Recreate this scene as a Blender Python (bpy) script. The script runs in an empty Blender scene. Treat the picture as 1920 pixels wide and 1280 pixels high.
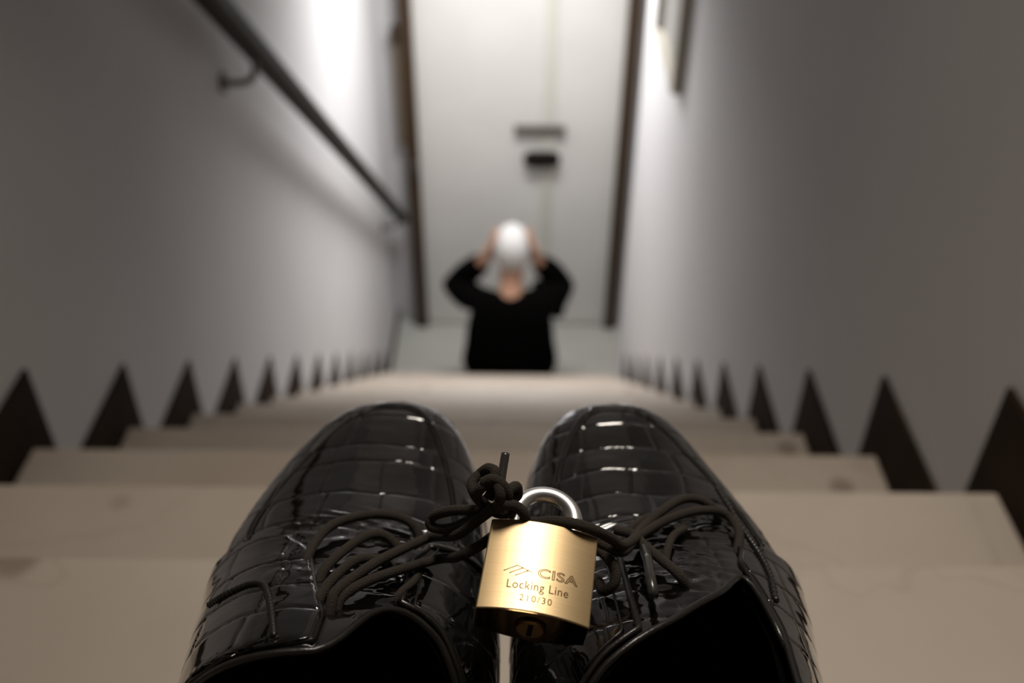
import bpy, bmesh, math, random
from mathutils import Vector, Matrix, noise
from mathutils.bvhtree import BVHTree

random.seed(7)
S = bpy.context.scene
COL = S.collection
PI = math.pi

# ------------------------------------------------------------------ camera
CZ = 3.372                       # camera height above the lower landing
TH = math.radians(38.0)
FPX = 1890.0
CAM_M = Matrix.Rotation(PI / 2 - TH, 3, 'X') @ Matrix.Rotation(math.radians(0.5), 3, 'Z')
CAM_P = Vector((0, 0, CZ))
cd = bpy.data.cameras.new('camera')
cd.sensor_width = 36.0
cd.lens = 36.0 * FPX / 1920.0
cd.clip_start = 0.02
cd.dof.use_dof = True
cd.dof.focus_distance = 0.285
cd.dof.aperture_fstop = 8.6
cam = bpy.data.objects.new('camera', cd)
cam.matrix_world = Matrix.Translation(CAM_P) @ CAM_M.to_4x4()
COL.objects.link(cam)
S.camera = cam

# ------------------------------------------------------------------ world, lamps, exposure
S.view_settings.view_transform = 'Standard'
S.view_settings.look = 'None'
S.view_settings.exposure = 0.0
S.view_settings.gamma = 1.0
S.view_settings.use_curve_mapping = False
w = bpy.data.worlds.new('world')
S.world = w
w.use_nodes = True
w.node_tree.nodes['Background'].inputs[0].default_value = (0.9, 0.93, 1.0, 1)
w.node_tree.nodes['Background'].inputs[1].default_value = 0.008


def area_lamp(name, loc, size, energy, col, rot=(0, 0, 0), sy=None, spread=180):
    l = bpy.data.lights.new(name, 'AREA')
    l.energy = energy
    l.color = col
    l.shape = 'DISK'
    l.size = size * 1.12
    l.spread = math.radians(spread)
    if sy:
        l.shape = 'RECTANGLE'
        l.size_y = sy
    o = bpy.data.objects.new(name, l)
    o.location = loc
    o.rotation_euler = rot
    COL.objects.link(o)
    return o


LOW_P = (0.0, 3.66, 2.70)
LOW_R = (math.radians(-9), 0, 0)
STAIR_P = (0.21, 1.18, 5.04)
STAIR_R = (math.radians(-16), 0, 0)
area_lamp('landing_lamp', LOW_P, 0.50, 31, (1.0, 0.98, 0.97), LOW_R, spread=158)
area_lamp('stair_lamp', STAIR_P, 0.72, 4.0, (1.0, 0.91, 0.80), STAIR_R, spread=58)

# ------------------------------------------------------------------ helpers


def ray(px, py):
    d = CAM_M @ Vector(((px - 960) / FPX, (640 - py) / FPX, -1.0))
    return d                      # unit depth along the optical axis


def at(px, py, depth):
    return CAM_P + ray(px, py) * depth


def obj(name, verts, faces, mat, parent=None, smooth=False):
    me = bpy.data.meshes.new(name)
    me.from_pydata([tuple(v) for v in verts], [], faces)
    me.update()
    if mat:
        me.materials.append(mat)
    if smooth:
        me.polygons.foreach_set('use_smooth', [True] * len(me.polygons))
    o = bpy.data.objects.new(name, me)
    COL.objects.link(o)
    if parent:
        o.parent = parent
        o.matrix_parent_inverse = parent.matrix_world.inverted()
    return o


def empty(name, loc=(0, 0, 0)):
    o = bpy.data.objects.new(name, None)
    o.location = loc
    o.matrix_world = Matrix.Translation(Vector(loc))
    o.empty_display_size = 0.05
    COL.objects.link(o)
    return o


def tag(o, label=None, cat=None, group=None, kind=None):
    if label:
        o['label'] = label
    if cat:
        o['category'] = cat
    if group:
        o['group'] = group
    if kind:
        o['kind'] = kind
    return o


class MB:
    def __init__(self):
        self.v = []
        self.f = []

    def add(self, vs, fs):
        n = len(self.v)
        self.v += [Vector(p) for p in vs]
        self.f += [tuple(i + n for i in q) for q in fs]

    def box(self, x0, x1, y0, y1, z0, z1):
        self.add([(x0, y0, z0), (x1, y0, z0), (x1, y1, z0), (x0, y1, z0),
                  (x0, y0, z1), (x1, y0, z1), (x1, y1, z1), (x0, y1, z1)],
                 [(0, 3, 2, 1), (4, 5, 6, 7), (0, 1, 5, 4), (1, 2, 6, 5), (2, 3, 7, 6), (3, 0, 4, 7)])

    def tube(self, pts, r, n=8, closed=False, caps=True, flat=None):
        pts = [Vector(p) for p in pts]
        N = len(pts)
        rs = r if isinstance(r, (list, tuple)) else [r] * N
        tang = []
        for i in range(N):
            a = pts[(i - 1) % N] if (closed or i > 0) else pts[i]
            b = pts[(i + 1) % N] if (closed or i < N - 1) else pts[i]
            t = b - a
            tang.append(t.normalized() if t.length > 1e-9 else Vector((0, 0, 1)))
        up = Vector((0, 0, 1))
        if abs(tang[0].dot(up)) > .9:
            up = Vector((1, 0, 0))
        u = (up - tang[0] * up.dot(tang[0])).normalized()
        vs = []
        for i in range(N):
            u = (u - tang[i] * u.dot(tang[i]))
            u = u.normalized() if u.length > 1e-9 else tang[i].orthogonal().normalized()
            v = tang[i].cross(u)
            for k in range(n):
                a = 2 * PI * k / n
                vs.append(pts[i] + (u * math.cos(a) + v * math.sin(a)) * rs[i])
        fs = []
        M = N if closed else N - 1
        for i in range(M):
            j = (i + 1) % N
            for k in range(n):
                k2 = (k + 1) % n
                fs.append((i * n + k, i * n + k2, j * n + k2, j * n + k))
        if caps and not closed:
            fs.append(tuple(range(n - 1, -1, -1)))
            fs.append(tuple((N - 1) * n + k for k in range(n)))
        self.add(vs, fs)

    def prism(self, poly, axis, a0, a1):
        """extrude a polygon along an axis; poly gives the other two coordinates in order"""
        n = len(poly)

        def P(p, a):
            if axis == 'X':
                return (a, p[0], p[1])
            if axis == 'Y':
                return (p[0], a, p[1])
            return (p[0], p[1], a)
        vs = [P(p, a0) for p in poly] + [P(p, a1) for p in poly]
        fs = [tuple(range(n)), tuple(range(2 * n - 1, n - 1, -1))]
        for i in range(n):
            j = (i + 1) % n
            fs.append((i, i + n, j + n, j))
        self.add(vs, fs)

    def build(self, name, mat, parent=None, smooth=False, bevel=0, seg=2, fix=True):
        o = obj(name, self.v, self.f, mat, parent, smooth)
        if fix:
            bm = bmesh.new()
            bm.from_mesh(o.data)
            bmesh.ops.recalc_face_normals(bm, faces=bm.faces)
            bm.to_mesh(o.data)
            bm.free()
        if bevel:
            m = o.modifiers.new('bevel', 'BEVEL')
            m.width = bevel
            m.segments = seg
            m.limit_method = 'ANGLE'
        return o


def box(name, mat, x0, x1, y0, y1, z0, z1, parent=None, bevel=0):
    m = MB()
    m.box(x0, x1, y0, y1, z0, z1)
    return m.build(name, mat, parent, bevel=bevel)


def smoothpath(pts, sub=6, closed=False):
    pts = [Vector(p) for p in pts]
    N = len(pts)
    out = []
    for i in range(N if closed else N - 1):
        if closed:
            p0, p1, p2, p3 = pts[(i - 1) % N], pts[i], pts[(i + 1) % N], pts[(i + 2) % N]
        else:
            p1, p2 = pts[i], pts[i + 1]
            p0 = pts[i - 1] if i > 0 else p1 * 2 - p2
            p3 = pts[i + 2] if i + 2 < N else p2 * 2 - p1
        for k in range(sub):
            t = k / sub
            out.append(0.5 * ((2 * p1) + (p2 - p0) * t + (2 * p0 - 5 * p1 + 4 * p2 - p3) * t * t
                              + (3 * p1 - p0 - 3 * p2 + p3) * t ** 3))
    if not closed:
        out.append(pts[-1])
    return out


def interp(x, tab):
    if x <= tab[0][0]:
        return tab[0][1]
    for (a, b), (c, d) in zip(tab, tab[1:]):
        if x <= c:
            u = (x - a) / (c - a)
            return b + (d - b) * u
    return tab[-1][1]


def sstep(a, b, x):
    t = max(0, min(1, (x - a) / (b - a)))
    return t * t * (3 - 2 * t)


# ------------------------------------------------------------------ materials


def mat(name, col, rough=.6, metal=0, coat=0, spec=.5, bump=None, var=None, coat_rough=.03):
    m = bpy.data.materials.new(name)
    m.use_nodes = True
    nt = m.node_tree
    b = nt.nodes['Principled BSDF']
    b.inputs['Base Color'].default_value = (*col, 1)
    b.inputs['Roughness'].default_value = rough
    b.inputs['Metallic'].default_value = metal
    b.inputs['Coat Weight'].default_value = coat
    b.inputs['Coat Roughness'].default_value = coat_rough
    b.inputs['Specular IOR Level'].default_value = spec
    tc = nt.nodes.new('ShaderNodeTexCoord')
    if var:                                    # (scale, second colour)
        sc, c2 = var
        n = nt.nodes.new('ShaderNodeTexNoise')
        n.inputs['Scale'].default_value = sc
        n.inputs['Detail'].default_value = 6
        nt.links.new(tc.outputs['Object'], n.inputs['Vector'])
        r = nt.nodes.new('ShaderNodeValToRGB')
        r.color_ramp.elements[0].position = .35
        r.color_ramp.elements[1].position = .65
        r.color_ramp.elements[0].color = (*col, 1)
        r.color_ramp.elements[1].color = (*c2, 1)
        nt.links.new(n.outputs[0], r.inputs[0])
        nt.links.new(r.outputs[0], b.inputs['Base Color'])
    if bump:                                   # (scale vector or number, strength, distance)
        sc, st, di = bump
        mp = nt.nodes.new('ShaderNodeMapping')
        if not isinstance(sc, (int, float)):
            mp.inputs['Scale'].default_value = sc
            sc = 1
        nt.links.new(tc.outputs['Object'], mp.inputs[0])
        n = nt.nodes.new('ShaderNodeTexNoise')
        n.inputs['Scale'].default_value = sc
        n.inputs['Detail'].default_value = 4
        nt.links.new(mp.outputs[0], n.inputs['Vector'])
        bp = nt.nodes.new('ShaderNodeBump')
        bp.inputs['Strength'].default_value = st
        bp.inputs['Distance'].default_value = di
        nt.links.new(n.outputs[0], bp.inputs['Height'])
        nt.links.new(bp.outputs[0], b.inputs['Normal'])
        if coat:
            nt.links.new(bp.outputs[0], b.inputs['Coat Normal'])
    return m


M_WALL = mat('plaster', (.56, .555, .565), .85, var=(2.5, (.59, .585, .59)), bump=(60, .1, .003))
M_CEIL = mat('ceiling_paint', (.80, .79, .78), .9)
M_SKIRT = mat('skirting_stone', (.015, .0085, .0042), .6, spec=.06, var=(14, (.028, .016, .008)))
M_DOOR = mat('door_paint', (.68, .67, .64), .5, var=(3, (.72, .71, .68)))
M_SEAM = mat('door_seam_paint', (.61, .615, .55), .5)
M_JAMB = mat('dark_jamb_wood', (.040, .021, .008), .45, bump=((40, 40, 3), .2, .002))
M_BLACK = mat('black_plastic', (.006, .004, .003), .6, spec=.15)
M_GREYMET = mat('grey_metal', (.13, .115, .10), .45, metal=.4)
M_RAIL = mat('dark_rail_wood', (.012, .008, .005), .6, spec=.2, bump=((3, 60, 60), .2, .001))
M_BRKT = mat('bracket_metal', (.10, .09, .08), .35, metal=.8)
M_FRAME = mat('frame_wood', (.44, .41, .34), .45)
M_FRAMEB = mat('frame_panel', (.30, .295, .275), .6)
M_BOX = mat('box_brown_grey', (.16, .125, .09), .5)
M_SOCK = mat('black_lining', (.0025, .002, .0018), .95, spec=.05)
M_RUBBER = mat('sole_rubber', (.012, .010, .009), .6)
M_THREAD = mat('thread', (.012, .010, .008), .45, coat=.3)
M_PIPE = mat('edge_leather', (.012, .009, .007), .4, coat=.4, bump=(900, .3, .0004))
M_LACE = mat('lace_cotton', (.062, .050, .040), .85, spec=.3, bump=(2600, .9, .0009))
M_AGLET = mat('aglet', (.05, .045, .04), .3, coat=.5)
M_KNIT = mat('black_knit', (.0016, .0014, .0013), .95, spec=.03, bump=(120, .4, .004))
M_TROUS = mat('black_trousers', (.002, .002, .002), .9, spec=.03)
M_SKIN = mat('skin', (.48, .27, .18), .5)
M_HAIR = mat('white_hair', (.62, .61, .60), .7, bump=(140, .5, .003))
M_SHACKLE = mat('chromed_steel', (.97, .96, .95), .36, metal=1, bump=(300, .05, .0003))
M_PLUG = mat('brass_plug', (.26, .155, .065), .35, metal=1)
M_BASE_SHADE = mat('shaded_base_brass', (.14, .08, .035), .10, metal=1)  # same brass as the body, darkened in colour for its dark reflection
M_INK = mat('engraved_brass', (.17, .085, .028), .9, spec=.05)


def leather():
    m = mat('patent_leather', (.0045, .0036, .0030), .10, coat=1, coat_rough=.02, bump=(300, .05, .0008))
    b = m.node_tree.nodes['Principled BSDF']
    b.inputs['Coat IOR'].default_value = 1.8
    b.inputs['Specular IOR Level'].default_value = .6
    return m


M_PATENT = leather()


def brass():
    m = mat('brushed_brass', (.80, .60, .33), .42, metal=1)
    nt = m.node_tree
    b = nt.nodes['Principled BSDF']
    tc = nt.nodes.new('ShaderNodeTexCoord')
    mp = nt.nodes.new('ShaderNodeMapping')
    mp.inputs['Scale'].default_value = (60, 5200, 60)
    n = nt.nodes.new('ShaderNodeTexNoise')
    n.inputs['Scale'].default_value = 1
    n.inputs['Detail'].default_value = 3
    bp = nt.nodes.new('ShaderNodeBump')
    bp.inputs['Strength'].default_value = .13
    bp.inputs['Distance'].default_value = .0001
    nt.links.new(tc.outputs['Object'], mp.inputs[0])
    nt.links.new(mp.outputs[0], n.inputs['Vector'])
    nt.links.new(n.outputs[0], bp.inputs['Height'])
    nt.links.new(bp.outputs[0], b.inputs['Normal'])
    r = nt.nodes.new('ShaderNodeValToRGB')
    r.color_ramp.elements[0].position = .3
    r.color_ramp.elements[1].position = .7
    r.color_ramp.elements[0].color = (.86, .61, .32, 1)
    r.color_ramp.elements[1].color = (.94, .72, .42, 1)
    nt.links.new(n.outputs[0], r.inputs[0])
    nt.links.new(r.outputs[0], b.inputs['Base Color'])
    return m


M_BRASS = brass()


def stone():
    m = mat('beige_stone', (.42, .355, .295), .55, var=(5, (.47, .405, .34)))
    nt = m.node_tree
    b = nt.nodes['Principled BSDF']
    src = b.inputs['Base Color'].links[0].from_socket
    tc = nt.nodes.new('ShaderNodeTexCoord')
    # dark fossil specks
    v = nt.nodes.new('ShaderNodeTexVoronoi')
    v.inputs['Scale'].default_value = 8.5
    nt.links.new(tc.outputs['Object'], v.inputs['Vector'])
    r = nt.nodes.new('ShaderNodeValToRGB')
    r.color_ramp.elements[0].position = .09
    r.color_ramp.elements[1].position = .17
    r.color_ramp.elements[0].color = (.60, .55, .52, 1)
    r.color_ramp.elements[1].color = (1, 1, 1, 1)
    nt.links.new(v.outputs['Distance'], r.inputs[0])
    mx = nt.nodes.new('ShaderNodeMix')
    mx.data_type = 'RGBA'
    mx.blend_type = 'MULTIPLY'
    mx.inputs[0].default_value = 1
    nt.links.new(src, mx.inputs[6])
    nt.links.new(r.outputs[0], mx.inputs[7])
    # veins
    n = nt.nodes.new('ShaderNodeTexNoise')
    n.inputs['Scale'].default_value = 4.5
    n.inputs['Detail'].default_value = 3
    n.inputs['Distortion'].default_value = .8
    nt.links.new(tc.outputs['Object'], n.inputs['Vector'])
    r2 = nt.nodes.new('ShaderNodeValToRGB')
    e = r2.color_ramp.elements
    e[0].position = .485
    e[0].color = (1, 1, 1, 1)
    e[1].position = .515
    e[1].color = (1, 1, 1, 1)
    mid = e.new(.5)
    mid.color = (.78, .74, .70, 1)
    nt.links.new(n.outputs[0], r2.inputs[0])
    mx2 = nt.nodes.new('ShaderNodeMix')
    mx2.data_type = 'RGBA'
    mx2.blend_type = 'MULTIPLY'
    mx2.inputs[0].default_value = .35
    nt.links.new(mx.outputs[2], mx2.inputs[6])
    nt.links.new(r2.outputs[0], mx2.inputs[7])
    nt.links.new(mx2.outputs[2], b.inputs['Base Color'])
    return m


M_STONE = stone()
M_LAND = mat('grey_stone', (.38, .375, .345), .5, var=(4, (.42, .415, .38)))

# ------------------------------------------------------------------ stairwell
STEP_T, STEP_R, NS = .2595, .2038, 16


def nF(n):
    return STEP_T * n - .087


def nZ(n):
    return CZ - .111 - STEP_R * n


XL, XR = -.632, .484                     # wall faces
SK = .006
F_END = 4.50                             # face of the door wall
F_COR = 3.62                             # the right wall ends here, the landing is a little wider
XR2 = .63
ZB = nZ(NS)
Z_UP = nZ(0)

m = MB()
m.box(XL, XR, -2.0, nF(0), Z_UP - .06, Z_UP)
tag(m.build('floor', M_STONE), 'beige stone floor of the upper landing', kind='structure')
m = MB()
m.box(XL - .1, XR2 + .1, nF(NS - 1) - .06, F_END + .1, ZB - .1, ZB)
tag(m.build('floor_landing', M_LAND), 'stone floor of the small lower landing before the door', kind='structure')

stairs = empty('stairs', (0, nF(8), nZ(8)))
tag(stairs, 'steep straight flight of beige stone steps going down', kind='structure')
x0, x1 = XL + SK, XR - SK
for n in range(1, NS):
    t = box('tread', M_STONE, x0, x1, nF(n - 1) - .036, nF(n), nZ(n) - .03, nZ(n), stairs, bevel=.004)
for n in range(0, NS):
    box('riser', M_STONE, x0, x1, nF(n) - .036, nF(n) - .018, nZ(n + 1), nZ(n) - .0305, stairs)

HS, DS = .092, .050
for side, xa, xb, nm in ((-1, XL, XL + SK, 'baseboard_left'), (1, XR - SK, XR, 'baseboard_right')):
    bb = empty(nm, (xa, nF(8), nZ(8)))
    tag(bb, 'stepped dark brown skirting stones along the %s wall' % ('left' if side < 0 else 'right'), kind='structure')
    for n in range(0, NS):
        f0 = nF(n - 1) + DS + .0012 if n else -2.0
        g = .0012
        last = n == NS - 1 and side > 0
        m = MB()
        m.prism([(f0, nZ(n)), (f0, nZ(n) + HS), (nF(n) + DS, nZ(n) + HS), (nF(n) + DS, nZ(n + 1)),
                 (nF(n) - .018, nZ(n + 1)), (nF(n) - .018, nZ(n))], 'X', xa, xb)
        m.build('skirting_stone', M_SKIRT, bb)
        if n == 13 and side > 0:
            break
    if side < 0:
        box('skirting_stone', M_SKIRT, xa, xb, nF(NS - 1) + DS + .001, F_END, ZB, ZB + HS, bb)

ZT = 6.0
m = MB()
m.box(XL - .12, XL, -2.1, F_END + .12, -.15, ZT)
tag(m.build('wall_left', M_WALL), 'white plaster wall on the left of the stairs', kind='structure')
m = MB()
m.prism([(XR, -2.1), (XR, F_COR), (XR2, F_COR), (XR2, F_END + .12), (XR2 + .14, F_END + .12), (XR2 + .14, -2.1)], 'Z', -.15, ZT)
tag(m.build('wall_right', M_WALL), 'white plaster wall on the right of the stairs', kind='structure')
m = MB()
m.box(XL, XR2, F_END, F_END + .12, -.15, 3.2)
tag(m.build('wall_front', M_WALL), 'white wall around the door at the foot of the stairs', kind='structure')
m = MB()
m.box(XL, XR, -2.1, -2.0, Z_UP - .2, ZT)
tag(m.build('wall_back', M_WALL), 'white wall behind the upper landing', kind='structure')
m = MB()
m.prism([(-2.1, 5.52), (.75, 5.52), (F_END + .12, 2.80), (F_END + .12, 2.92), (.81, 5.64), (-2.1, 5.64)],
        'X', XL - .1, XR2 + .12)
tag(m.build('ceiling', M_CEIL), 'white ceiling sloping down over the stairs', kind='structure')

# lamp bodies
for loc, rot, r, stem, lab in ((LOW_P, LOW_R, .34, .80, 'round white pendant lamp hanging over the lower steps'),
                          (STAIR_P, STAIR_R, .50, .13, 'round white lamp on the sloping ceiling over the upper steps')):
    lm = MB()
    seg = 40
    prof = [(r + .02, .09), (r + .02, -.03), (r, -.03), (r, .04), (0, .04)]
    vs, fs = [], []
    for (rr, zz) in prof:
        for k in range(seg):
            a = 2 * PI * k / seg
            vs.append((rr * math.cos(a), rr * math.sin(a), zz))
    for i in range(len(prof) - 1):
        for k in range(seg):
            fs.append((i * seg + k, i * seg + (k + 1) % seg, (i + 1) * seg + (k + 1) % seg, (i + 1) * seg + k))
    fs.append(tuple(range(seg)))
    lm.add(vs, fs)
    o = lm.build('ceiling_lamp', M_CEIL)
    o.location = loc
    o.rotation_euler = rot
    tag(o, lab, 'lamp')
    lm = MB()
    lm.tube([(0, 0, .088), (0, 0, stem + .03)], .02, 12)
    st = lm.build('stem', M_CEIL)
    st.parent = o

# ------------------------------------------------------------------ door at the foot of the stairs
door = empty('door_1', (.02, F_END, ZB))
tag(door, 'white double door with dark brown jambs at the foot of the stairs', kind='structure')
DH = 2.12
XJL, XJR = -.493, .535
SEAM = .165
box('door_leaf', M_DOOR, XJL + .02, SEAM - .001, F_END - .03, F_END - .002, .012, DH, door, bevel=.003)
box('door_leaf', M_DOOR, SEAM + .001, XJR - .02, F_END - .03, F_END - .002, .012, DH, door, bevel=.003)
box('cover_strip', M_SEAM, SEAM - .022, SEAM + .026, F_END - .042, F_END - .031, .02, DH, door, bevel=.003)
for xx, nm, lean in ((XJL, 'left', .0), (XJR, 'right', 0)):
    m = MB()
    m.prism([(xx - .030, .0), (xx + .030, .0), (xx + .030 + lean, DH + .05), (xx - .030 + lean, DH + .05)], 'Y', F_END - .07, F_END)
    m.build('jamb', M_JAMB, door, bevel=.004)
box('head_jamb', M_JAMB, XJL - .024, XJR + .024, F_END - .07, F_END, DH + .051, DH + .10, door, bevel=.004)
h = MB()
h.tube([(XJL + .012, F_END - .078, .94), (XJL + .012, F_END - .078, 1.03)], .012, 10)
h.build('hinge', M_BRKT, door, smooth=True)
# lock case and bar handle
lk = MB()
seg = 28
cx, cz = .138, 1.035
for q, (sx, sz, yy) in enumerate(((.088, .038, 0), (.088, .038, -.03), (.080, .030, -.040))):
    for k in range(seg):
        a = 2 * PI * k / seg
        c, s_ = math.cos(a), math.sin(a)
        lk.v.append(Vector((cx + sx * math.copysign(abs(c) ** .6, c), F_END - .042 + yy, cz + sz * math.copysign(abs(s_) ** .6, s_))))
for q in range(2):
    for k in range(seg):
        lk.f.append((q * seg + k, q * seg + (k + 1) % seg, (q + 1) * seg + (k + 1) % seg, (q + 1) * seg + k))
lk.f.append(tuple(2 * seg + k for k in range(seg)))
lk.build('lock_case', M_BLACK, door, smooth=False)
hb = MB()
hb.box(.002, .248, F_END - .068, F_END - .050, 1.175, 1.214)
ha = hb.build('bar_handle', M_GREYMET, door, bevel=.006)
hp = MB()
hp.tube([(.03, F_END - .0305, 1.19), (.03, F_END - .051, 1.19)], .010, 10)
hp.tube([(.225, F_END - .0305, 1.19), (.225, F_END - .051, 1.19)], .010, 10)
hp.build('handle_post', M_GREYMET, ha, smooth=True)

wb = empty('wall_box', (-.555, F_END, 1.1))
tag(wb, 'narrow brown-grey box fixed upright to the wall beside the left door jamb', 'box')
box('case', M_BOX, -.560, -.518, F_END - .05, F_END, 1.10, 1.60, wb, bevel=.006)
box('cap', M_JAMB, -.563, -.5175, F_END - .053, F_END, 1.601, 1.68, wb, bevel=.005)

# ------------------------------------------------------------------ handrail on the left wall
RS = STEP_R / STEP_T


def rz(F):
    return 2.715 - RS * (F - 1.85)


rail = empty('handrail', (-.555, 2.0, rz(2.0)))
tag(rail, 'dark wooden handrail sloping down the left wall', 'handrail')
hw, hh, ch = .024, .024, .010
prof = [(-hw, -hh + ch), (-hw + ch, -hh), (hw - ch, -hh), (hw, -hh + ch), (hw, hh - ch), (hw - ch, hh), (-hw + ch, hh), (-hw, hh - ch)]
m = MB()
FR0, FR1 = .05, 4.40
vs = []
sl = math.atan(RS)
for F in (FR0, FR1):
    for (a, b) in prof:
        vs.append((-.555 + a, F + b * math.sin(sl), rz(F) + b * math.cos(sl)))
n = len(prof)
m.add(vs, [(k, (k + 1) % n, n + (k + 1) % n, n + k) for k in range(n)] + [tuple(range(n))[::-1], tuple(range(n, 2 * n))])
m.build('rail', M_RAIL, rail)
for F in (.75, 2.06, 4.18):
    z = rz(F) - .026
    m = MB()
    m.tube(smoothpath([(-.555, F, z), (-.556, F, z - .025), (-.566, F, z - .048), (-.590, F, z - .058), (-.630, F, z - .058)], 5), .0075, 10)
    b = m.build('bracket', M_BRKT, rail, smooth=True)
    m = MB()
    m.tube([(-.6315, F, z - .058), (-.626, F, z - .058)], .024, 18)
    m.build('rosette', M_BRKT, b, smooth=False)

# ------------------------------------------------------------------ framed panel on the right wall
fr = empty('wall_frame', (XR, 2.95, 2.12))
tag(fr, 'pale framed notice panel hanging on the right wall, cut by the top of the photo', 'frame')
fa, fb, fz, ft = 2.72, 3.20, 2.15, 2.66
dp = .034
box('back_panel', M_FRAMEB, XR - .010, XR, fa + .02, fb - .02, fz + .02, ft - .02, fr)
box('frame_rail', M_FRAME, XR - dp, XR, fa, fb, fz, fz + .024, fr, bevel=.003)
box('frame_rail', M_FRAME, XR - dp, XR, fa, fb, ft - .024, ft, fr, bevel=.003)
box('frame_stile', M_FRAME, XR - dp, XR, fa, fa + .024, fz + .0241, ft - .0241, fr, bevel=.003)
box('frame_stile', M_FRAME, XR - dp, XR, fb - .024, fb, fz + .0241, ft - .0241, fr, bevel=.003)

# ------------------------------------------------------------------ the sitting person


def skin_obj(name, nodes, edges, mt, parent=None, sub=2, root=0):
    me = bpy.data.meshes.new(name)
    me.from_pydata([n_[0] for n_ in nodes], edges, [])
    me.materials.append(mt)
    o = bpy.data.objects.new(name, me)
    COL.objects.link(o)
    sm = o.modifiers.new('skin', 'SKIN')
    sm.use_smooth_shade = True
    sd = me.skin_vertices[0].data
    for i, n_ in enumerate(nodes):
        r = n_[1]
        sd[i].radius = r if isinstance(r, tuple) else (r, r)
        sd[i].use_root = i == root
    s2 = o.modifiers.new('sub', 'SUBSURF')
    s2.levels = s2.render_levels = sub
    if parent:
        o.parent = parent
        o.matrix_parent_inverse = parent.matrix_world.inverted()
    return o


PX = -.010
PZ = nZ(15)                              # the step sat on
J = {
    'pelvis': (PX, 3.665, PZ + .115), 'waist': (PX, 3.655, PZ + .24), 'chest': (PX, 3.675, PZ + .40),
    'neck': (PX + .004, 3.735, PZ + .575), 'skull0': (PX + .006, 3.775, PZ + .655), 'skull1': (PX + .006, 3.800, PZ + .725),
    'skull2': (PX + .006, 3.815, PZ + .775)}
nodes, edges, idx = [], [], {}


def nd(key, p, r, to=None):
    idx[key] = len(nodes)
    nodes.append((p, r))
    if to is not None:
        edges.append((idx[to], idx[key]))


nd('pelvis', J['pelvis'], (.115, .09))
nd('waist', J['waist'], (.105, .08), 'pelvis')
nd('chest', J['chest'], (.125, .085), 'waist')
nd('neck', J['neck'], .050, 'chest')
nd('skull0', J['skull0'], (.062, .066), 'neck')
nd('skull1', J['skull1'], (.072, .084), 'skull0')
nd('skull2', J['skull2'], (.048, .058), 'skull1')
nd('nose', (PX + .006, 3.900, PZ + .69), .012, 'skull1')
hand_pts = {}
for s_, k in ((-1, 'l'), (1, 'r')):
    ex = .285 if s_ < 0 else .250
    sh = (PX + s_ * .155, 3.70, PZ + .515)
    el = (s_ * ex - .006, 3.915, PZ + .425)
    wr = (PX + s_ * .118, 3.815, PZ + .655)
    pm = (PX + .006 + s_ * .094, 3.800, PZ + .715)
    nd('sh' + k, sh, .036, 'chest')
    nd('el' + k, el, .042, 'sh' + k)
    nd('wr' + k, wr, .028, 'el' + k)
    nd('pm' + k, pm, (.030, .018), 'wr' + k)
    hand_pts[k] = (s_, pm)
    nd('hip' + k, (PX + s_ * .09, 3.70, PZ + .10), .085, 'pelvis')
    nd('kn' + k, (PX + s_ * .13, 4.06, PZ + .30), .058, 'hip' + k)
    nd('an' + k, (PX + s_ * .12, 4.08, .10), .038, 'kn' + k)
    nd('to' + k, (PX + s_ * .12, 4.25, .045), .032, 'an' + k)
    # thumb and four fingers, each its own chain from inside the palm
    for fi, (dy, L) in enumerate(((-.030, .058), (-.010, .070), (.012, .072), (.032, .064))):
        a = (pm[0] - s_ * .002, pm[1] + dy, pm[2] + .030)
        b = (pm[0] - s_ * .010, pm[1] + dy * 1.25 + .004, pm[2] + .030 + L * .55)
        c = (pm[0] - s_ * .030, pm[1] + dy * 1.3 + .006, pm[2] + .030 + L)
        nd('f%d%s0' % (fi, k), a, .0095, 'pm' + k)
        nd('f%d%s1' % (fi, k), b, .0085, 'f%d%s0' % (fi, k))
        nd('f%d%s2' % (fi, k), c, .0070, 'f%d%s1' % (fi, k))
    nd('t%s0' % k, (pm[0] - s_ * .004, pm[1] + .048, pm[2] - .005), .0105, 'pm' + k)
    nd('t%s1' % k, (pm[0] - s_ * .010, pm[1] + .078, pm[2] + .015), .0085, 't%s0' % k)
person = skin_obj('person', nodes, edges, M_SKIN)
tag(person, 'white-haired person in black sweater, sitting on the lowest steps, back turned, hands on head', 'person')
# sweater
nodes, edges, idx = [], [], {}
nd('p', (PX, 3.660, PZ + .085), (.262, .130))
nd('w', (PX, 3.655, PZ + .24), (.240, .125), 'p')
nd('c', (PX, 3.675, PZ + .40), (.190, .120), 'w')
nd('n', (PX + .002, 3.712, PZ + .545), (.105, .075), 'c')
for s_, k in ((-1, 'l'), (1, 'r')):
    ex = .285 if s_ < 0 else .250
    nd('s' + k, (PX + s_ * .140, 3.705, PZ + .515), .082, 'c')
    nd('m' + k, (PX + s_ * .215, 3.810, PZ + .480), .078, 's' + k)
    nd('e' + k, (s_ * ex - .006, 3.915, PZ + .435), .064, 'm' + k)
    nd('f' + k, (PX + s_ * .190, 3.865, PZ + .555), .064, 'e' + k)
    nd('g' + k, (PX + s_ * .124, 3.822, PZ + .642), .052, 'f' + k)
skin_obj('sweater', nodes, edges, M_KNIT, person)
nodes, edges, idx = [], [], {}
nd('p', (PX, 3.67, PZ + .10), (.17, .10))
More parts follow.
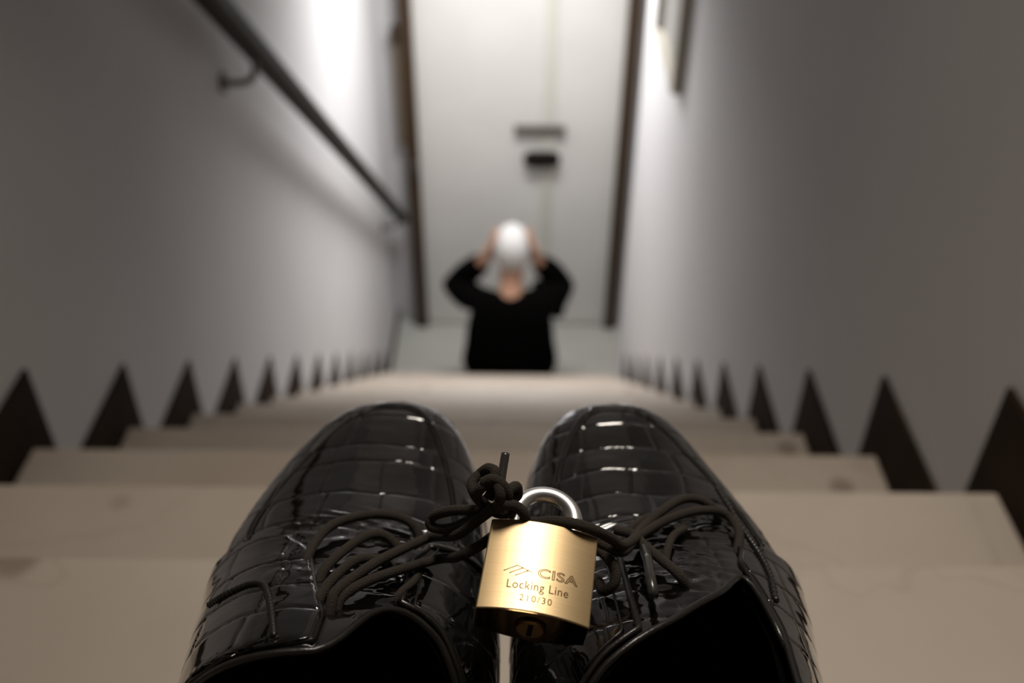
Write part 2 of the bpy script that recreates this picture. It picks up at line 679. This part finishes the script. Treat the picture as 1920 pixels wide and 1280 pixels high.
for s_, k in ((-1, 'l'), (1, 'r')):
    nd('h' + k, (PX + s_ * .10, 3.74, PZ + .125), .098, 'p')
    nd('q' + k, (PX + s_ * .12, 3.92, PZ + .22), .080, 'h' + k)
    nd('k' + k, (PX + s_ * .13, 4.065, PZ + .295), .070, 'q' + k)
    nd('c' + k, (PX + s_ * .13, 4.09, PZ + .08), .058, 'k' + k)
    nd('a' + k, (PX + s_ * .12, 4.085, .085), .052, 'c' + k)
skin_obj('trousers', nodes, edges, M_TROUS, person)
for s_ in (-1, 1):
    nodes, edges, idx = [], [], {}
    nd('h', (PX + s_ * .12, 4.04, .040), .040)
    nd('m', (PX + s_ * .125, 4.14, .038), (.044, .038), 'h')
    nd('t', (PX + s_ * .13, 4.25, .030), (.042, .028), 'm')
    nd('u', (PX + s_ * .132, 4.29, .027), (.028, .022), 't')
    skin_obj('shoe', nodes, edges, M_RUBBER, person)
# hair: a cap over the back and top of the skull
hm = MB()
hc = Vector((PX + .006, 3.797, PZ + .728))
NU, NV = 28, 20
for i in range(NV + 1):
    th = PI * .70 * i / NV
    for j in range(NU):
        a = 2 * PI * j / NU
        front = max(0, math.sin(a))            # +F is the face side
        tt = th * (1 - .42 * front)
        d = Vector((math.sin(tt) * math.cos(a) * .083, math.sin(tt) * math.sin(a) * .101, math.cos(tt) * .113))
        d *= 1 + .035 * noise.noise(d * 60)
        hm.v.append(hc + d)
for i in range(NV):
    for j in range(NU):
        hm.f.append((i * NU + j, (i + 1) * NU + j, (i + 1) * NU + (j + 1) % NU, i * NU + (j + 1) % NU))
hm.build('hair', M_HAIR, person, smooth=True)

# ------------------------------------------------------------------ the patent shoes
TZ = nZ(1)                                # tread they stand on
LEN = .299
W_OUT = [(0, 0), (.0008, .0075), (.002, .0125), (.006, .0205), (.012, .0272), (.02, .0330), (.03, .0378), (.045, .0422), (.06, .0453), (.08, .0485), (.105, .0505),
         (.13, .0500), (.16, .0470), (.20, .041), (.24, .036), (.265, .029), (.278, .018), (.2835, .009), (.285, 0)]
W_IN = [(0, 0), (.0008, .0075), (.002, .0125), (.006, .0205), (.012, .0262), (.02, .0308), (.03, .0343), (.045, .0372), (.06, .0390), (.08, .0402), (.105, .0410),
        (.13, .0400), (.16, .038), (.20, .034), (.24, .031), (.265, .026), (.278, .017), (.2835, .009), (.285, 0)]
HT = [(0, .020), (.003, .0275), (.008, .0340), (.015, .0390), (.025, .0430), (.04, .0475), (.06, .0530), (.08, .0600), (.10, .0685), (.12, .0780), (.14, .0870),
      (.16, .0940), (.20, .098), (.25, .095), (.275, .085), (.285, .06)]
ZBASE = [(0, .014), (.19, .014), (.215, .022), (.285, .024)]


def smooth_tab(tab):
    pts = tab

    def f(x):
        e = .004 if x > .012 else .0003
        return (interp(x - e, pts) + interp(x, pts) * 2 + interp(x + e, pts)) / 4 if x > .0004 and x < .2842 else interp(x, pts)
    return f


OLD = .285


def plain(t):
    return t if t <= .1 else .1 + (t - .1) * (OLD - .1) / (LEN - .1)


def stretched(t):
    if t < .044:
        u = t / .044
        return .03 * u
    return min(OLD, t - .014)


_wo, _wi, _ht, _zb = map(smooth_tab, (W_OUT, W_IN, HT, ZBASE))


def half(t):
    return .5 * (plain(t) + stretched(t))


def ht(t):
    return _ht(stretched(t))


def zb(t):
    return _zb(stretched(t))


class Shoe:
    def __init__(self, sgn, cx, ftoe, yaw, seed, fo, fi, bt, ba, it, ia):
        self.wo = lambda t: _wo(fo(t)) + ba * math.exp(-((t - bt) / .04) ** 2) * sstep(0, .04, t)
        self.wi = lambda t: _wi(fi(t)) + ia * math.exp(-((t - it) / .055) ** 2) * sstep(0, .04, t)
        self.sgn, self.cx, self.ftoe, self.yaw, self.seed = sgn, cx, ftoe, yaw, seed

    def place(self, t, l, z):
        """local: t back from the toe, l outward, z above the tread"""
        c, s_ = math.cos(self.yaw), math.sin(self.yaw)
        x = self.sgn * l
        return Vector((self.cx + x * c + t * s_, self.ftoe - t * c + x * s_, TZ + z))

    def local(self, t, phi):
        c, s_ = math.cos(phi), math.sin(phi)
        e1 = .86
        e2 = .80
        wd = self.wo(t) if c >= 0 else self.wi(t)
        l = wd * math.copysign(abs(c) ** e1, c)
        b = zb(t)
        z = b + (ht(t) - b) * (abs(s_) ** e2)
        return Vector((t, l, z))

    def normal(self, t, phi):
        e, ep = .0008, .012
        t0, t1 = max(.0003, t - e), min(LEN - .0003, t + e)
        p0, p1 = max(.01, phi - ep), min(PI - .01, phi + ep)
        a = self.local(t1, phi) - self.local(t0, phi)
        b = self.local(t, p1) - self.local(t, p0)
        n_ = b.cross(a)
        if n_.length < 1e-12:
            return Vector((0, 0, 1))
        n_.normalize()
        mid = Vector((min(t, .25) * .0 + t, 0, .02))
        if n_.dot(self.local(t, phi) - Vector((max(.03, min(.25, t)), 0, .015))) < 0:
            n_ = -n_
        return n_

    def relief(self, t, l, z):
        """embossed reptile scales: rows across, staggered joints along, pillowed between"""
        sd = self.seed
        s_ = l * 1.0 + math.copysign(max(0, .05 - z) * .5, l)
        tw = t + .0016 * noise.noise(Vector((l * 45, t * 30, sd))) + .0006 * noise.noise(Vector((l * 160, t * 160, sd + 3)))
        sp = .0160
        r = tw / sp + .3
        k = math.floor(r)
        jit = lambda q: .30 * noise.noise(Vector((q * 7.31, sd * 1.7, .5)))
        a0, a1 = k + jit(k), k + 1 + jit(k + 1)
        if r < a0:
            k -= 1
            a0, a1 = k + jit(k), a0
        elif r > a1:
            k += 1
            a0, a1 = a1, k + 1 + jit(k + 1)
        u = (r - a0) / (a1 - a0)
        du = min(u, 1 - u) * (a1 - a0) * sp
        cw = .0195 + .005 * noise.noise(Vector((k * 3.1, sd, 2.2)))
        sw = s_ + .0012 * noise.noise(Vector((t * 90, l * 40, sd + 9))) + cw * (.3 * noise.noise(Vector((k * 5.7, sd, 4))))
        q = sw / cw
        v = q - math.floor(q)
        dv = min(v, 1 - v) * cw
        g = .00040 * math.exp(-(du / .00050) ** 2) + .00032 * math.exp(-(dv / .00050) ** 2)
        pil = -.00011 * (math.exp(-du / .0014) + .8 * math.exp(-dv / .0014))
        d = pil - g
        d += .00034 * noise.noise(Vector((t * 52, l * 60, sd + 20))) + .00010 * noise.noise(Vector((t * 210, l * 170, sd + 25)))
        # crumpled leather around the lacing
        cp = math.exp(-((t - .128) / .018) ** 2) * (1 - sstep(.014, .030, abs(l)))
        if cp > .02:
            d += cp * (.0007 * noise.noise(Vector((t * 230, l * 130, sd + 40))) + .0003 * noise.noise(Vector((t * 520, l * 420, sd + 45))))
        d *= sstep(.018, .034, z)
        # flex creases across the vamp
        cr = math.exp(-((t - .096 - .10 * abs(l)) / .0060) ** 2) * (1 - sstep(.022, .036, abs(l)))
        if cr > .02:
            d += cr * .0017 * noise.noise(Vector((l * 85, t * 520 + l * 160 + 1.5 * noise.noise(Vector((l * 60, t * 40, sd))), sd + 31)))
        return d

    def pt(self, t, phi, off=0., relief=False):
        p = self.local(t, phi)
        n_ = self.normal(t, phi)
        o = off
        if relief:
            o += self.relief(t, p.y, p.z)
        p = p + n_ * o
        return self.place(p.x, p.y, p.z + .0065 * max(0, 1 - t / .11) ** 2)

    def base_bvh(self):
        vs, fs = [], []
        A, B = 90, 60
        for i in range(A + 1):
            t = .0004 + (LEN - .0008) * (i / A) ** 1.4
            for j in range(B + 1):
                vs.append(self.pt(t, .02 + (PI - .04) * j / B, .0008))
        for i in range(A):
            for j in range(B):
                a = i * (B + 1) + j
                fs.append((a, a + 1, a + B + 2, a + B + 1))
        self.bvh = BVHTree.FromPolygons(vs, fs)

    def hit(self, px, py, lift=0.):
        d = ray(px, py).normalized()
        loc, n_, i_, dist = self.bvh.ray_cast(CAM_P, d)
        if loc is None:
            loc, n_, i_, dist = self.bvh.find_nearest(CAM_P + d * .33)
        if n_.dot(d) > 0:
            n_ = -n_
        return loc + n_ * lift

    def grid(self, name, ts, phis, mt, parent, off=0., relief=True, closed_edge=0.):
        """ts: list of t, phis(t, a) -> phi for a in 0..1"""
        vs, fs = [], []
        nj = phis[1]
        fn = phis[0]
        for (ii, t) in enumerate(ts):
            for j in range(nj + 1):
                tt, ph = fn(t, j / nj)
                vs.append(self.pt(tt, ph, off, relief))
        for i in range(len(ts) - 1):
            for j in range(nj):
                a = i * (nj + 1) + j
                q = (a, a + 1, a + nj + 2, a + nj + 1)
                fs.append(q if self.sgn < 0 else q[::-1])
        return obj(name, vs, fs, mt, parent, smooth=True)


def build_shoe(sgn, cx, ftoe, yaw, seed, label, cfg):
    sh = Shoe(sgn, cx, ftoe, yaw, seed, *cfg['plan'], *cfg['bump'])
    wo, wi = sh.wo, sh.wi
    sh.base_bvh()
    root = empty('shoe', sh.place(.15, 0, 0))
    tag(root, label, 'shoe', 'pair of black patent shoes')
    t_o, t_i = cfg['t_out'], cfg['t_in']           # where each quarter drops to the collar

    def t_end(phi):                                # front edge of the opening, across the shoe
        c = math.cos(phi)
        u = math.copysign(abs(c) ** .86, c)
        return (interp(u - .04, cfg['end']) + interp(u, cfg['end']) + interp(u + .04, cfg['end'])) / 3

    # vamp with the toe: closed over the top
    N = 320
    ts = [(i / N) for i in range(N + 1)]

    def fv(t, a):
        ph = .05 + (PI - .10) * a
        te = t_end(ph)
        return .0004 + (te - .0004) * t ** 1.25, ph
    sh.grid('vamp', ts, (fv, 220), M_PATENT, root)
    # tongue: a raised strip between the facings, ending in the collar edge

    def ft(t, a):
        ph = PI / 2 + cfg['tongue'] + (a - .5) * .66
        te = t_end(ph) + .004
        return .100 + (te - .100) * t, ph
    tg = sh.grid('tongue', [i / 60 for i in range(61)], (ft, 50), M_PATENT, root, off=.0011)
    # quarters: raised side panels carrying the eyelets, running back to the heel

    def coll(side, t):               # collar angle behind the opening
        base = .60 if t < .2 else .60 + .25 * sstep(.2, .27, t)
        return base

    edges_of = {}
    for side in (1, -1):             # 1 outer, -1 inner
        te = t_o if side > 0 else t_i
        tf = cfg['t_front']
        f0, f1 = cfg['face_out'] if side > 0 else cfg['face_in']

        # where the opening bounds the panel: largest angle still below the edge of the opening
        scan = [(PI / 2) * (1 - i / 240) for i in range(241)]
        tes = [t_end(p if side > 0 else PI - p) for p in scan]
        i0 = min(range(241), key=lambda i: tes[i])

        def lim(t):
            for i in range(i0, 241):
                if tes[i] >= t:
                    if i == i0:
                        return 9.
                    g = (t - tes[i - 1]) / max(1e-9, tes[i] - tes[i - 1])
                    return scan[i - 1] + (scan[i] - scan[i - 1]) * g
            return 0.

        def top(t, side=side, f0=f0, f1=f1, lim=lim):
            fr = sstep(tf - .001, tf + .012, t)
            ph = f0 + f1 * max(0, min(t, .154) - tf) - .10 * (1 - fr)
            c_ = cfg['coll_out'] if side > 0 else cfg['coll_in']
            c_ = c_ + .25 * sstep(.204, .284, t)
            return max(c_, min(ph, lim(t)))

        def fq(t, a, te=te, side=side):
            front = tf - .015 * (1 - a) ** 1.2 + .0015 * math.sin(a * 6.0)
            tt = front + (LEN - .0006 - front) * t ** 1.5
            ph = .05 + (top(tt) - .05) * a
            return tt, (ph if side > 0 else PI - ph)
        q = sh.grid('quarter', [i / 260 for i in range(261)], (fq, 90), M_PATENT, root, off=.0013)
        so = q.modifiers.new('thick', 'SOLIDIFY')
        so.thickness = .0014
        so.offset = -1 if (side * sgn) else -1
        # folded edge along front, facing and collar
        path = [sh.pt(*fq(0, a / 24), .0016) for a in range(2, 24)]
        path += [sh.pt(*fq(i / 200, 1), .0014) for i in range(0, 201)]
        e = MB()
        e.tube(path, .00105, 6)
        e.build('edge_piping', M_PIPE, root, smooth=True)
        st = [sh.pt(*fq(.012 + .45 * i / 60, .93), .0017) for i in range(61)]
        e = MB()
        e.tube(st, .0004, 5)
        e.build('seam', M_THREAD, root, smooth=True)
        edges_of[side] = fq
    # binding over the front edge of the opening
    path = [sh.pt(t_end(p) + .0035, p, .0010) for p in [cfg['coll_out'] + (PI - cfg['coll_out'] - cfg['coll_in']) * i / 40 for i in range(41)]]
    e = MB()
    e.tube(path, .00115, 8)
    e.build('collar_binding', M_PIPE, root, smooth=True)
    # black lining and insole
    ts2 = [i / 40 for i in range(41)]

    def fl(t, a):
        ph = .05 + (PI - .10) * a
        return .03 + (t_end(ph) + .001 - .03) * t, ph
    sh.grid('lining', ts2, (fl, 40), M_SOCK, root, off=-.0030, relief=False)
    for side in (1, -1):
        def fl2(t, a, side=side):
            c_ = (cfg['coll_out'] if side > 0 else cfg['coll_in']) + .02
            tt = (t_o if side > 0 else t_i) - .02 + (LEN - .003 - (t_o if side > 0 else t_i) + .02) * t
            c_ = c_ + .25 * sstep(.204, .284, tt)
            ph = .05 + (c_ - .05) * a
            return tt, (ph if side > 0 else PI - ph)
        sh.grid('lining', ts2, (fl2, 16), M_SOCK, root, off=-.0028, relief=False)
    ins = MB()
    ol = []
    for i in range(41):
        t = .012 + (LEN - .024) * i / 40
        ol.append((t, wo(t) - .004))
    pts = [sh.place(t, l, zb(t) + .003) for t, l in ol] + [sh.place(t, -wi(t) + .004, zb(t) + .003) for t, l in reversed(ol)]
    ins.add(pts, [tuple(range(len(pts)))])
    ins.build('insole', M_SOCK, root)
    # sole and heel
    so = MB()
    sec = []
    K = 60
    for i in range(K + 1):
        t = LEN * (i / K) ** 1.2
        sec.append(t)
    outl = [(t - (.0025 if t < .01 else 0) + (.002 if t > LEN - .01 else 0), wo(t) + .0022) for t in sec] + \
           [(t - (.0025 if t < .01 else 0) + (.002 if t > LEN - .01 else 0), -wi(t) - .0010) for t in reversed(sec[1:-1])]
    nn = len(outl)
    vs = [sh.place(t, l, zb(t) - .009 + .0065 * max(0, 1 - t / .11) ** 2) for t, l in outl] + [sh.place(t, l, zb(t) + .0005 + .0065 * max(0, 1 - t / .11) ** 2) for t, l in outl]
    fs = [tuple(range(nn)), tuple(range(2 * nn - 1, nn - 1, -1))] + [(i, (i + 1) % nn, nn + (i + 1) % nn, nn + i) for i in range(nn)]
    so.add(vs, fs)
    so.build('sole', M_RUBBER, root)
    hl = MB()
    hp_ = [(t, l) for t, l in outl if t > .205]
    nn = len(hp_)
    vs = [sh.place(t, l * .97, 0.0005) for t, l in hp_] + [sh.place(t, l, zb(t) - .0092) for t, l in hp_]
    fs = [tuple(range(nn)), tuple(range(2 * nn - 1, nn - 1, -1))] + [(i, (i + 1) % nn, nn + (i + 1) % nn, nn + i) for i in range(nn)]
    hl.add(vs, fs)
    hl.build('heel', M_RUBBER, root)
    fp = MB()
    fp_ = [(t, l) for t, l in outl if .09 < t < .18]
    nn = len(fp_)
    vs = [sh.place(t, l * .95, 0.0005) for t, l in fp_] + [sh.place(t, l * .98, zb(t) - .0092) for t, l in fp_]
    fs = [tuple(range(nn)), tuple(range(2 * nn - 1, nn - 1, -1))] + [(i, (i + 1) % nn, nn + (i + 1) % nn, nn + i) for i in range(nn)]
    fp.add(vs, fs)
    fp.build('half_sole', M_RUBBER, root)
    # double seam around the toe apron
    for off in (0., .0034):
        path = []
        for i in range(121):
            u = -1 + 2 * i / 120
            ang = u * 1.62
            # a horseshoe inset from the outline
            t = .0140 + off + .125 * (1 - math.cos(ang)) ** 1.15 * .62
            side = 1 if u > 0 else -1
            wd = (wo(t) if side > 0 else wi(t)) - .0035
            l = (.80 - off * 9) * wd * abs(math.sin(ang * .97)) ** .62 * side
            c_ = l / (wo(t) if side > 0 else wi(t))
            c_ = max(-.995, min(.995, c_))
            ph = math.acos(math.copysign(abs(c_) ** (1 / .86), c_))
            path.append(sh.pt(t, ph, .0004, True))
        e = MB()
        e.tube(path, .00038, 5)
        e.build('seam', M_THREAD, root, smooth=True)
    return sh, root


left_shoe, left_root = build_shoe(-1, -.0475, .323, math.radians(-1.2), 3.0,
                                  'left black patent crocodile-print shoe, laces knotted to its neighbour',
                                  dict(t_out=.164, t_in=.150, t_front=.108, face_out=(1.33, 5.2), face_in=(1.20, 0), coll_out=.55, coll_in=.62, tongue=0, plan=(plain, half), bump=(.078, .0060, .140, .0060),
                                       end=[(-1, .186), (-.95, .173), (-.85, .160), (-.68, .1475), (-.5, .143), (-.38, .143), (-.26, .148), (-.16, .160), (-.06, .1655), (.3, .1668), (.7, .1675), (.88, .174), (1, .189)]))
right_shoe, right_root = build_shoe(1, .0425, .323, math.radians(.9), 11.0,
                                    'right black patent crocodile-print shoe with loosened collar flap',
                                    dict(t_out=.135, t_in=.164, t_front=.108, face_out=(1.17, -5), face_in=(1.38, 0), coll_out=.96, coll_in=.60, tongue=-.12, plan=(stretched, plain), bump=(.092, .0075, .145, .0036),
                                         end=[(-1, .192), (-.7, .174), (-.5, .165), (0, .151), (.3, .136), (.37, .131), (.43, .124), (.5, .122), (.56, .130), (.65, .166), (1, .179)]))

for shoe, root, px in ((left_shoe, left_root, [(404, 1141), (432, 1124), (474, 1106), (498, 1108), (508, 1130), (514, 1165), (518, 1205)]),
                       (right_shoe, right_root, [(1340, 925), (1368, 970), (1395, 1015), (1418, 1050), (1436, 1090), (1446, 1135)])):
    P = smoothpath([shoe.hit(x, y, .0022) for x, y in px], 24)
    m = MB()
    m.tube(P, [.00085 + .00028 * (i % 4 < 2) for i in range(len(P))], 6)
    m.build('corded_seam', M_THREAD, root, smooth=True)

# ------------------------------------------------------------------ laces
LR = .00155


def strand(shoe, pts, lift, name, root, r=LR, ends=None):
    """pts: pixels with optional lift; the strand lies on the shoe's own surface"""
    P = []
    for p in pts:
        if len(p) == 3 and p[2] > .1:
            P.append(at(*p))
        else:
            P.append(shoe.hit(p[0], p[1], p[2] if len(p) == 3 else lift))
    m = MB()
    m.tube(smoothpath(P, 7), r, 10)
    return m.build(name, M_LACE, root, smooth=True)


lc = LR
L, R = left_shoe, right_shoe
strand(L, [(570, 1062, -.002), (578, 1050, .001), (601, 1022, .003), (636, 1000, .004), (702, 987, .0045), (754, 993, .004), (781, 1004, .001), (790, 1012, -.003)], 0, 'shoelace', left_root)
strand(L, [(596, 1090, -.002), (606, 1078, .001), (636, 1057, .003), (680, 1030, .004), (715, 1024, .004), (746, 1033, .001), (756, 1042, -.003)], 0, 'shoelace', left_root)
strand(L, [(590, 1138, -.002), (600, 1126, .001), (627, 1100, .003), (671, 1072, .004), (719, 1066, .002), (740, 1074, -.003)], 0, 'shoelace', left_root)
strand(L, [(615, 1152, -.003), (622, 1142, .002), (632, 1131, .004), (680, 1103, .006), (724, 1074, .006), (789, 1042, .007), (855, 1003, .292), (899, 972, .284), (929, 950, .279)], 0, 'shoelace', left_root)
strand(L, [(628, 1146, -.003), (638, 1134, .002), (680, 1116, .004), (737, 1092, .004), (811, 1066, .004), (855, 1044, .290), (894, 1026, .286), (930, 1000, .291), (960, 975, .291)], 0, 'shoelace', left_root)
strand(L, [(790, 1052, -.001), (775, 1092, .001), (750, 1115, .001), (735, 1124, -.003)], 0, 'shoelace', left_root, r=.0012)

# the knot beside the shackle
KD = .283
k = MB()
coils = [
    [(905, 945, KD), (890, 925, KD - .002), (885, 905, KD), (900, 890, KD + .002), (920, 893, KD), (925, 915, KD - .003), (915, 935, KD - .004)],
    [(900, 888, KD + .003), (915, 878, KD), (928, 884, KD - .002), (925, 900, KD - .003), (905, 912, KD - .005), (893, 925, KD - .003)],
    [(905, 905, KD - .005), (925, 898, KD - .006), (945, 912, KD - .006), (952, 932, KD - .005), (940, 950, KD - .003), (920, 955, KD)],
    [(930, 955, KD - .004), (938, 930, KD - .007), (932, 908, KD - .006), (918, 902, KD - .004)],
    [(940, 930, KD - .005), (955, 918, KD - .004), (968, 912, KD), (970, 928, KD + .002), (958, 938, KD)],
    [(925, 940, KD - .006), (945, 945, KD - .006), (966, 948, KD - .005), (982, 962, KD - .004), (984, 976, KD - .002), (972, 986, KD + .004), (958, 985, KD + .008)],
    [(900, 935, KD + .004), (915, 950, KD + .003), (935, 962, KD + .002), (955, 960, KD + .002), (965, 945, KD + .003)],
]
for c_ in coils:
    k.tube(smoothpath([at(*q) for q in c_], 7), LR, 10)
k.build('lace_knot', M_LACE, left_root, smooth=True)
m = MB()
m.tube(smoothpath([at(936, 930, KD - .002), at(939, 908, KD - .001), at(943, 880, KD + .001), at(948, 850, KD + .003)], 6), .00125, 9)
m.build('aglet', M_AGLET, left_root, smooth=True)
m = MB()
m.tube(smoothpath([at(*q) for q in ((930, 957, KD), (890, 956, KD + .004), (848, 957, KD + .010), (815, 966, KD + .017), (806, 979, KD + .018), (816, 990, KD + .017), (845, 990, KD + .012), (880, 976, KD + .006), (925, 955, KD))], 7), LR, 10)
m.build('lace_loop', M_LACE, left_root, smooth=True)
# from the knot, behind the lock body, over to the right shoe
m = MB()
P = [at(994, 978, .2870), at(1006, 979, .2850), at(1030, 977, .2825), at(1062, 979, .2798), at(1094, 986, .2785), at(1124, 998, .2805), at(1148, 1011, .2870), at(1170, 1022, .2925)]
P += [R.hit(1206, 1023, .0045), R.hit(1250, 1000, .005), R.hit(1294, 984, .005), R.hit(1337, 977, .004), R.hit(1364, 986, .003), R.hit(1381, 1008, .002), R.hit(1386, 1032, -.002)]
m.tube(smoothpath(P, 7), LR, 10)
m.build('shoelace', M_LACE, right_root, smooth=True)
m = MB()
P = [at(1085, 992, .294), at(1119, 1012, .292), at(1145, 1028, .291), at(1172, 1032, .293), R.hit(1200, 1020, .005), R.hit(1240, 990, .0065), R.hit(1272, 966, .006), R.hit(1302, 960, .005), R.hit(1333, 967, .003), R.hit(1350, 974, -.001)]
m.tube(smoothpath(P, 7), LR, 10)
m.build('shoelace', M_LACE, right_root, smooth=True)
strand(R, [(1170, 1020, .000), (1182, 1008, .003), (1200, 994, .003), (1222, 987, .003), (1248, 992, -.002)], 0, 'shoelace', right_root, r=.0015)
strand(R, [(1160, 1026, .006), (1190, 1036, .006), (1206, 1048, .005), (1241, 1074, .004), (1272, 1096, .003), (1292, 1098, -.002)], 0, 'shoelace', right_root)
strand(R, [(1280, 1006, .003), (1260, 1022, .003), (1250, 1046, .002), (1247, 1064, -.002)], 0, 'shoelace', right_root, r=.0013)
m = MB()
m.tube([R.hit(1209, 1062, .006), R.hit(1216, 1090, .0065), R.hit(1221, 1120, .0065), R.hit(1227, 1152, .006)], .00150, 10)
m.build('aglet', M_AGLET, right_root, smooth=True)
m = MB()
m.tube(smoothpath([at(*q) for q in ((1120, 1028, .292), (1140, 1046, .290), (1154, 1070, .288), (1150, 1096, .287), (1132, 1108, .289), (1122, 1090, .293))], 7), LR, 10)
m.build('lace_loop', M_LACE, right_root, smooth=True)

# ------------------------------------------------------------------ the padlock
LM = Matrix.Translation(CAM_P + Vector((.00778, .17544, -.21535))) @ \
    (Matrix.Rotation(-.11991, 4, 'Z') @ Matrix.Rotation(.12074, 4, 'Y') @ Matrix.Rotation(.12155, 4, 'X'))
lock = bpy.data.objects.new('padlock', None)
lock.matrix_world = LM
lock.empty_display_size = .02
COL.objects.link(lock)
tag(lock, 'small brushed brass padlock with chromed shackle joining the laces of both shoes', 'padlock')


def lobj(mb, name, mt, smooth=False, bevel=0, parent=None):
    o = mb.build(name, mt, None, smooth=smooth, bevel=bevel)
    o.parent = parent or lock
    return o


HW, HH, TB = .015, .014, .0028          # half width, half height, bulge


def zf(x):
    return TB * (1 - (x / HW) ** 2)


NX = 32
sec = [(-HW + 2 * HW * i / NX, zf(-HW + 2 * HW * i / NX)) for i in range(NX + 1)]
back = [(x, -.0090 - z) for x, z in reversed(sec)]
prof = sec + back
n = len(prof)
mb = MB()
vs = [(x, HH, z) for x, z in prof] + [(x, -HH, z) for x, z in prof]
mb.add(vs, [tuple(range(n)), tuple(range(2 * n - 1, n - 1, -1))] + [(i, (i + 1) % n, n + (i + 1) % n, n + i) for i in range(n)])
bo = lobj(mb, 'body', M_BRASS, smooth=True, bevel=.0004)
bo.data.set_sharp_from_angle(angle=math.radians(35))
bo.modifiers['bevel'].harden_normals = True
# shackle
SRo = .0084
cy = HH + .0062
mb = MB()
P = [(-SRo, HH - .004, -.0045), (-SRo, HH + .002, -.0045)]
P += [(-SRo * math.cos(PI * i / 24), cy + SRo * math.sin(PI * i / 24), -.0045) for i in range(25)]
P += [(SRo, HH + .002, -.0045), (SRo, HH - .004, -.0045)]
mb.tube(P, .00235, 18)
lobj(mb, 'shackle', M_SHACKLE, smooth=True)
mb = MB()  # thin sheet under the body, its shade put into the colour
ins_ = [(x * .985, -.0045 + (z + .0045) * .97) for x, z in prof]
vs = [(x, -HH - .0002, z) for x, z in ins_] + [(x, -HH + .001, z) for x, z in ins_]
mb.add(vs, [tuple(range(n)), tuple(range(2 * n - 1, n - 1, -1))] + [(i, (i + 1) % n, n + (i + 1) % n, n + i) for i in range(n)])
lobj(mb, 'base_shade_plate', M_BASE_SHADE)
# keyway on the underside
mb = MB()
seg = 28
rr = .0042
for (r_, y_) in ((rr, -HH + .001), (rr, -HH - .0009), (rr - .0006, -HH - .0012)):
    for q in range(seg):
        a = 2 * PI * q / seg
        mb.v.append(Vector((r_ * math.cos(a), y_, -.0045 + r_ * math.sin(a))))
for i in range(2):
    for q in range(seg):
        mb.f.append((i * seg + q, i * seg + (q + 1) % seg, (i + 1) * seg + (q + 1) % seg, (i + 1) * seg + q))
mb.f.append(tuple(2 * seg + q for q in range(seg)))
plug = lobj(mb, 'lock_cylinder', M_PLUG)
mb = MB()
mb.box(-.0007, .0007, -HH - .0014, -HH - .0009, -.0072, -.0018)
lobj(mb, 'keyway', M_BLACK, parent=plug)


def engrave(txt, name, cx_, y, size, sx=1., outline=False, space=1.):
    cu = bpy.data.curves.new(name, 'FONT')
    cu.body = txt
    cu.size = size
    cu.align_x = 'CENTER'
    cu.align_y = 'CENTER'
    cu.space_character = space
    if outline:
        cu.fill_mode = 'NONE'
        cu.bevel_depth = .00009
        cu.bevel_resolution = 0
    else:
        cu.extrude = .00001
    cu.resolution_u = 4
    o = bpy.data.objects.new(name, cu)
    COL.objects.link(o)
    dg = bpy.context.evaluated_depsgraph_get()
    me = bpy.data.meshes.new_from_object(o.evaluated_get(dg))
    bpy.data.objects.remove(o)
    me.materials.clear()
    me.materials.append(M_INK)
    for v in me.vertices:
        x = v.co.x * sx + cx_
        v.co = Vector((x, v.co.y + y, zf(x) + .00003 + v.co.z))
    o = bpy.data.objects.new(name, me)
    COL.objects.link(o)
    o.parent = lock
    return o


engrave('CISA', 'engraved_lettering', .0050, -.0023, .0039, 1.30, True, 1.05)
engrave('Locking Line', 'engraved_lettering', .0001, -.0066, .0036, .86, False, 1.06)
engrave('210/30', 'engraved_lettering', .0000, -.0103, .0027, .95, False, 1.25)
mb = MB()
ends = []
for i in range(3):
    a = (-.0094 + .00155 * i, -.0027 - .00062 * i)
    b = (a[0] + .0034, a[1] + .0019)
    ends.append(b)
    mb.tube([(a[0], a[1], zf(a[0]) + .00002), (b[0], b[1], zf(b[0]) + .00002)], .00012, 5)
ends.append((ends[-1][0] + .0009, ends[-1][1] - .00036))
mb.tube([(x, y, zf(x) + .00002) for x, y in ends], .00010, 5)
lobj(mb, 'engraved_emblem', M_INK)
